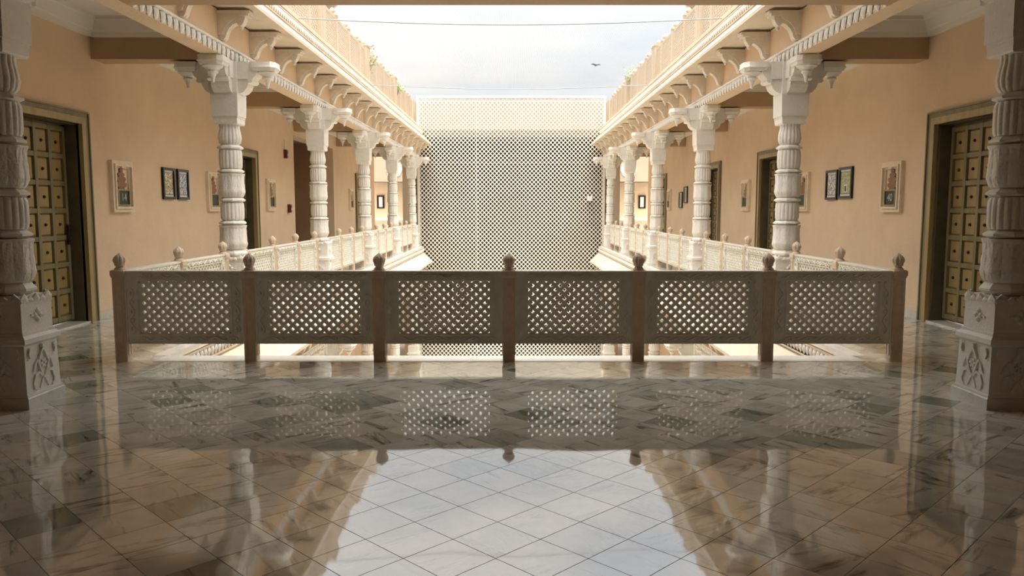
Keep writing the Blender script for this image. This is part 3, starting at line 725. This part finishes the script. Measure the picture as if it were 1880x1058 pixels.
put('parapet_wall', MB().box(-4.2, 4.2, 0.85, 1.0, H, 5.6).mesh('parapet_wall', 'tan_plaster'), bw)
for sg in (-1, 1): put('end_wall', MB().box(*sorted((sg * 3.75, sg * 4.2)), 0.0, 2.8, -H, 5.6).mesh('end_wall', 'cream'), bw)
o = put('junction_box', MB().cbox(.09, -.09, .09, ch=.015).box(-.03, .03, -.1, .09, -.03, .03).mesh('junction_box', 'alarm_white'), None, (3.03, JY - .118, 1.83)); tag(o, 'small white box fixed to the right side of the pierced screen', 'box')
wd_ = box_obj('wall_distant', 'peach', (-12, 12, 37, 37.4, -H, 6.2)); tag(wd_, 'peach wall of the building beyond the ends of the walkways', 'wall', kind='structure')
for s, side, rz in SIDES:
    t = thing('carved_pelmet', 'cream projecting pelmet with round medallion beyond the end of the %s walkway' % side, 'pelmet', (s * 5.45, 36.6, 2.66), 0)
    put('pelmet_body', MB().box(-1.25, 1.25, -.35, .39, 0, 1.3).box(-1.28, 1.28, -.39, .39, 0, .07).mesh('pelmet_body', 'cream'), t)
    md = MB()
    for r_, d_ in ((.36, .03), (.30, .055), (.2, .08), (.1, .1)):
        md.join(MB().lathe([0, d_, d_ + .01], lambda t_, k, r_=r_: (r_, r_, r_ * .9)[k] * (1 + .03 * math.cos(8 * t_)), 32).xf(Matrix.Rotation(PI / 2, 4, 'X')))
    put('medallion', md.mesh('medallion', 'fringe_white', 40), t, (0.12 * s * -1, -.35, .55))
    t = thing('terrace_parapet', 'low pierced terrace parapet with white coping beyond the %s walkway' % side, 'parapet', (s * 5.3, 34.0, 0), 0)
    put('coping', MB().box(-1.6, 1.6, -.12, .12, .95, 1.04).mesh('coping', 'fringe_white'), t)
    put('pierced_panel', lattice(3.0, .78, 30, 8, .06, .58, zc=.52).mesh('pierced_panel', 'sandstone', fix=False), t)
    put('base', MB().box(-1.6, 1.6, -.1, .1, 0, .14).box(-1.6, -1.45, -.08, .08, .14, .95).box(1.45, 1.6, -.08, .08, .14, .95).mesh('base', 'sandstone'), t)
    for xx in (-.75, .35, 1.3): put('finial', MB().lathe([0, .03, .06, .12, .2, .25], lambda t_, k: (.14, .15, .12, .09, .03, .004)[k], 12).mesh('finial', 'fringe_white', 40), t, (xx * -s, 0, 1.04))
    pic = thing('framed_picture', 'small black framed picture on the far wall beyond the %s walkway' % side, 'picture', (s * 6.08, 36.97, 1.75), 0)
    put('frame', MB().box(-.17, .17, -.03, .03, -.3, -.24).box(-.17, .17, -.03, .03, .24, .3).box(-.17, -.09, -.03, .03, -.24, .24).box(.09, .17, -.03, .03, -.24, .24).mesh('frame', 'black_frame'), pic)
    put('print', MB().box(-.09, .09, -.01, .03, -.24, .24).mesh('print', 'mount_white'), pic)

# ------------------------------------------------------------------ doors
_dm = {}
def door_meshes():
    if _dm: return _dm
    hw = 0.65; ht = 2.5
    fo = MB()
    for a, b in ((-hw - .2, -hw - .09), (hw + .09, hw + .2)): fo.box(-.03, .02, a, b, 0, ht + .16)
    fo.box(-.03, .02, -hw - .09, hw + .09, ht + .08, ht + .16)
    fo.box(-.045, .02, -hw - .2, -hw - .175, 0, ht + .16).box(-.045, .02, hw + .175, hw + .2, 0, ht + .16).box(-.045, .02, -hw - .2, hw + .2, ht + .14, ht + .16)
    _dm['outer_frame'] = fo.mesh('outer_frame', 'door_wood')
    fi = MB()
    for a, b in ((-hw - .09, -hw), (hw, hw + .09)): fi.box(-.05, .03, a, b, 0, ht + .08)
    fi.box(-.05, .03, -hw, hw, ht, ht + .08)
    _dm['inner_frame'] = fi.mesh('inner_frame', 'frame_gold')
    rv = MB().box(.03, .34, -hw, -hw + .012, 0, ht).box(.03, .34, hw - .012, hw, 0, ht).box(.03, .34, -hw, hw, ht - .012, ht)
    _dm['reveal'] = rv.mesh('reveal', 'reveal_and_shade')
    lf = MB().box(.20, .24, -hw + .012, hw - .012, .03, ht - .012)
    _dm['leaf'] = lf.mesh('leaf', 'door_wood')
    ba = MB()
    for i in range(5):
        y = -.60 + .30 * i; ba.box(.165, .20, y - .027, y + .027, .05, 2.46)
    for j in range(8):
        z = .085 + .3345 * j; ba.box(.168, .20, -.625, .625, z - .028, z + .028)
    _dm['lattice_bars'] = ba.mesh('lattice_bars', 'door_wood')
    pn = MB().loft([[(.2, -.118, -.135), (.2, .118, -.135), (.2, .118, .135), (.2, -.118, .135)], [(.186, -.1, -.117), (.186, .1, -.117), (.186, .1, .117), (.186, -.1, .117)]])
    _dm['panel'] = pn.mesh('panel', 'door_panel')
    st = MB().lathe([0, .012, .022, .026], lambda t, k: octr(t, (.02, .019, .012, .003)[k]), 8).xf(Matrix.Translation((.186, 0, 0)) @ Matrix.Rotation(-PI / 2, 4, 'Y'))
    _dm['stud'] = st.mesh('stud', 'stud_metal')
    _dm['threshold'] = MB().box(-.03, .34, -hw, hw, -.01, .02).mesh('threshold', 'skirting')
    hd = MB().box(.14, .165, -.59, -.55, 1.0, 1.25).lathe([0, .01, .03, .045], lambda t, k: (.012, .012, .026, .01)[k], 10, (.14, -.57, 1.05))
    hd.join(MB().tube([(.13, -.57, 1.2), (.11, -.57, 1.2), (.11, -.50, 1.2)], .01))
    _dm['handle'] = hd.mesh('handle', 'stud_metal')
    return _dm
DL = {(-1, 0): 'studded wooden double-framed door beside number 14', (-1, 1): 'studded wooden door seen right of the first left column', (-1, 2): 'dark studded door near the far end of the left walkway',
      (1, 0): 'studded wooden double-framed door beside number 40', (1, 1): 'studded wooden door seen left of the first right column', (1, 2): 'dark studded door seen beside the second right column', (1, 3): 'dark studded door near the far end of the right walkway'}
dn = 0
for s, side, rz in SIDES:
    for i, yc in enumerate(DOORS[s]):
        dn += 1; D = door_meshes()
        t = thing('door_%d' % dn, DL[(s, i)], 'door', (s * WX, yc, 0), rz, kind='structure')
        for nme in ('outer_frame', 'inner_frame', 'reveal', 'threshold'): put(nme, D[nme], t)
        lf = put('leaf', D['leaf'], t); put('lattice_bars', D['lattice_bars'], lf)
        hd = put('handle', D['handle'], lf)
        for r_ in range(7):
            for c_ in range(4):
                p = put('panel', D['panel'], t, (0, -.45 + .3 * c_, .252 + .3345 * r_)); put('stud', D['stud'], p)

# ------------------------------------------------------------------ wall niches with room numbers, pictures, alarms
def text_mesh(body, size, mt):
    cu = bpy.data.curves.new('number', 'FONT'); cu.body = body; cu.size = size; cu.align_x = 'CENTER'; cu.align_y = 'CENTER'; cu.extrude = 0.003
    ob = bpy.data.objects.new('number', cu); COL.objects.link(ob)
    dg = bpy.context.evaluated_depsgraph_get(); me = bpy.data.meshes.new_from_object(ob.evaluated_get(dg)); bpy.data.objects.remove(ob)
    me.materials.clear(); me.materials.append(M[mt]); return me
def frame_rings(specs):
    m = MB()
    for hy, z0, z1, t_, x0, x1 in specs:
        m.box(x0, x1, -hy, -hy + t_, z0, z1).box(x0, x1, hy - t_, hy, z0, z1).box(x0, x1, -hy + t_, hy - t_, z1 - t_, z1).box(x0, x1, -hy + t_, hy - t_, z0, z0 + t_)
    return m
NF = frame_rings([(.29, 0, .70, .05, -.055, 0), (.245, .045, .655, .03, -.075, 0), (.22, .07, .63, .03, -.04, 0)]).box(-.07, 0, -.05, .05, .60, .66).mesh('niche_frame', 'niche_stone')
NB = MB().box(-.012, 0, -.22, .22, .05, .65).mesh('niche_back', 'niche_stone')
def niche_shade():      # raised cusped shape whose dark brown stands for recess shade, lobes under a bud
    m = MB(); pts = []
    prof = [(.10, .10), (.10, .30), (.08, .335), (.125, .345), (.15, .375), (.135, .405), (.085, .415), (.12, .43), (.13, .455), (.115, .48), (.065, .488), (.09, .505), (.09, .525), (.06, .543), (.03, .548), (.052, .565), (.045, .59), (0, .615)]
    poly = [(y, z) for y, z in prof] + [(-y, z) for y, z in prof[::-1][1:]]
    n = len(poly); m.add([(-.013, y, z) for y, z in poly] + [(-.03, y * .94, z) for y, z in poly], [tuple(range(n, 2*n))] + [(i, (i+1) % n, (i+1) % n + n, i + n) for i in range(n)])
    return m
NA = niche_shade().mesh('cusped_arch', 'niche_shade')
NPF = frame_rings([(.165, .085, .315, .020, -.06, -.03)]).mesh('plate_frame', 'plate_frame')
NPL = MB().box(-.048, -.03, -.145, .145, .105, .295).mesh('number_plate', 'plate_black')
TXT = {b: text_mesh(b, .15, 'plate_number') for b in ('14', '40')}
def niche(s, side, rz, y, label, num=None):
    t = thing('wall_niche', label, 'niche', (s * WX, y, 1.40), rz, 'carved number niches on the walls')
    put('niche_frame', NF, t); put('niche_back', NB, t); put('cusped_arch', NA, t); put('plate_frame', NPF, t); p = put('number_plate', NPL, t)
    if num:
        o = put('number', TXT[num], p, (-.05, 0, .20)); o.rotation_euler = (PI / 2, 0, -PI / 2)
niche(-1, 'left', PI, 10.98, 'carved stone niche on the left wall with number plate 14', '14')
niche(-1, 'left', PI, 14.35, 'carved stone niche half hidden behind the first left column')
niche(-1, 'left', PI, 17.75, 'carved stone niche just right of the second left door')
niche(-1, 'left', PI, 26.6, 'carved stone niche on the left wall beyond the dark passage')
niche(1, 'right', 0, 11.15, 'carved stone niche on the right wall with number plate 40', '40')
niche(1, 'right', 0, 14.55, 'carved stone niche half hidden behind the first right column')
niche(1, 'right', 0, 18.1, 'carved stone niche just left of the second right door')
niche(1, 'right', 0, 26.9, 'carved stone niche on the far part of the right wall')
def picture(s, rz, y, z, hy, hz, pm, label, extra=None):
    t = thing('framed_picture', label, 'picture', (s * (WX - .005), y, z), rz, 'black framed pictures on the walls')
    put('frame', frame_rings([(hy, -hz, hz, .040, -.035, 0)]).mesh('frame', 'black_frame'), t)
    put('mount', MB().box(-.012, 0, -hy + .040, hy - .040, -hz + .040, hz - .040).mesh('mount', 'mount_white'), t)
    a, b = hy - .065, hz - .08
    p = put('print', MB().box(-.016, -.012, -a, a, -b, b).mesh('print', pm), t)
    put('print_border', frame_rings([(a + .008, -b - .008, b + .008, .007, -.018, -.012)]).mesh('print_border', 'stud_metal'), t)
    if extra == 'window': put('print_gate', MB().box(-.0185, -.016, -.05, .05, -b + .02, -b + .14).mesh('print_gate', 'mount_white').copy(), p); put('print_door', MB().box(-.0195, -.0185, -.03, .03, -b + .03, -b + .12).mesh('print_door', 'plate_black'), p)
    if extra == 'arch':
        m = MB(); n = 14; m.add([(-.0185, a * .75 * math.cos(2*PI*i/n), b * .42 + b * .38 * math.sin(2*PI*i/n)) for i in range(n)], [tuple(range(n))]); put('print_dome', m.mesh('print_dome', 'print_blue'), p)
picture(-1, PI, 12.50, 1.84, .215, .245, 'print_court', 'black framed colourful court print, nearer of the pair on the left wall')
picture(-1, PI, 13.04, 1.84, .215, .245, 'print_blue', 'black framed blue patterned print, farther of the pair on the left wall')
picture(1, 0, 12.72, 1.86, .25, .25, 'print_garden', 'black framed green garden print, nearer of the pair on the right wall', 'window')
picture(1, 0, 13.27, 1.84, .235, .245, 'print_sky', 'black framed print with blue dome, farther of the pair on the right wall', 'arch')
picture(1, 0, 24.4, 1.87, .24, .25, 'print_grey', 'higher of two small black frames beyond the second right column')
picture(1, 0, 25.1, 1.72, .24, .25, 'print_grey', 'lower of two small black frames beyond the second right column')
def alarm(y, z, label, bell):
    t = thing('fire_alarm', label, 'alarm', (-WX, y, z), PI)
    put('housing', MB().box(-.07, 0, -.07, .07, -.1, .1).box(-.08, -.07, -.05, .05, -.08, .08).mesh('housing', 'alarm_red'), t)
    put('lens', MB().lathe([0, .02, .03], lambda t_, k: (.03, .025, .006)[k], 10).xf(Matrix.Translation((-.08, 0, -.02)) @ Matrix.Rotation(-PI / 2, 4, 'Y')).mesh('lens', 'alarm_white'), t)
    if bell: put('conduit', MB().box(-.02, 0, -.01, .01, .1, .34).mesh('conduit', 'alarm_white'), t)
alarm(19.0, 2.74, 'red fire alarm sounder high on the left wall before the dark passage', True)
alarm(19.2, 1.45, 'red fire call point low on the left wall before the dark passage', False)
for s, side, rz in SIDES:
    t = thing('ceiling_spotlight', 'small dark recessed spotlight in the %s walkway ceiling' % side, 'spotlight', (s * 4.55, 9.05, CZ), 0)
    put('rim', MB().lathe([-.015, 0], lambda t_, k: (.055, .06)[k], 20).mesh('rim', 'stud_metal'), t)
    put('bulb', MB().lathe([-.022, -.015], lambda t_, k: (.03, .035)[k], 16).mesh('bulb', 'alarm_white'), t)

# ------------------------------------------------------------------ shade net, wires, weeds, bird
def net(y0, y1, label):
    m = MB(); nx, ny = 24, 8
    for j in range(ny + 1):
        for i in range(nx + 1):
            u = i / nx; v = j / ny
            m.v.append((-3.36 + 6.72 * u, y0 + (y1 - y0) * v, 4.46 - 0.10 * math.sin(PI * u) - 0.07 * math.sin(PI * v) * math.sin(PI * u)))
    m.f = [(j*(nx+1)+i, j*(nx+1)+i+1, (j+1)*(nx+1)+i+1, (j+1)*(nx+1)+i) for j in range(ny) for i in range(nx)]
    o = put('shade_net', m.mesh('shade_net', 'shade_net', 60, fix=False)); tag(o, label, 'net', 'shade nets over the court')
net(7.8, 12.87, 'thin white shade net overhead, nearer strip under the front beam')
net(12.93, 19.66, 'thin white shade net overhead, farther strip ending at the second wire')
for y, lb in ((12.9, 'nearer thin wire strung across the court under the sky'), (19.7, 'farther thin wire strung across the court at the net edge')):
    pts = [(-3.36 + 6.72 * i / 24, y, 4.455 - 0.10 * math.sin(PI * i / 24)) for i in range(25)]
    o = put('support_wire', MB().tube(pts, .009, 6).mesh('support_wire', 'wire_grey')); tag(o, lb, 'wire', 'wires across the court')
def weed(x, y, z, sz, n, label):
    rnd = random.Random(int(x * 100 + y * 7)); t = thing('parapet_weed', label, 'plant', (x, y, z), 0)
    st = MB(); lv = MB()
    for i in range(n):
        a = rnd.uniform(0, 2*PI); r = rnd.uniform(.1, 1) * sz * .5; h = rnd.uniform(.1, 1) * sz
        p = (r * math.cos(a), r * math.sin(a) * 1.6, h); 
        if i % 6 == 0: st.tube([(0, 0, 0), (p[0] * .5, p[1] * .5, h * .6), p], .008, 4)
        for q in range(5):
            c = Vector(p) + Vector((rnd.gauss(0, .05), rnd.gauss(0, .05), rnd.gauss(0, .05))); d = Vector((rnd.gauss(0, 1), rnd.gauss(0, 1), rnd.gauss(0, .6))).normalized(); u = d.orthogonal().normalized()
            L = rnd.uniform(.04, .08); lv.add([c, c + d * L * .5 + u * L * .3, c + d * L, c + d * L * .5 - u * L * .3], [(0, 1, 2, 3)])
    put('stems', st.mesh('stems', 'leaf_green'), t); o = put('leaves', lv.mesh('leaves', 'leaf_green', fix=False), t); o['kind'] = 'stuff'
weed(-3.58, CY[3] + .5, H + .45, .6, 40, 'green weeds growing on the left parapet at its third pier')
weed(-3.58, CY[4] + .55, H + .5, .5, 30, 'green weeds growing on the left parapet farther along')
weed(3.62, CY[4] - .2, H + .75, .5, 26, 'leafy sprig growing above the right parapet')
b = thing('bird', 'tiny dark bird flying in the sky right of centre', 'bird', (3.35, 32.0, 7.1), 0.4)
put('body', MB().lathe([-.09, -.06, 0, .06, .12], lambda t_, k: (.005, .03, .04, .025, .004)[k], 8).xf(Matrix.Rotation(PI / 2, 4, 'X')).mesh('body', 'bird_dark', 50), b)
for sg in (-1, 1): put('wing', MB().add([(sg*.02, -.05, 0), (sg*.02, .05, 0), (sg*.12, .06, .05), (sg*.24, 0, .02), (sg*.12, -.03, .05), (sg*.02, -.05, .012), (sg*.02, .05, .012), (sg*.12, .06, .06)], [(0,1,2,3,4), (5,7,3,4), (5,6,7)]).mesh('wing', 'bird_dark', fix=False), b)
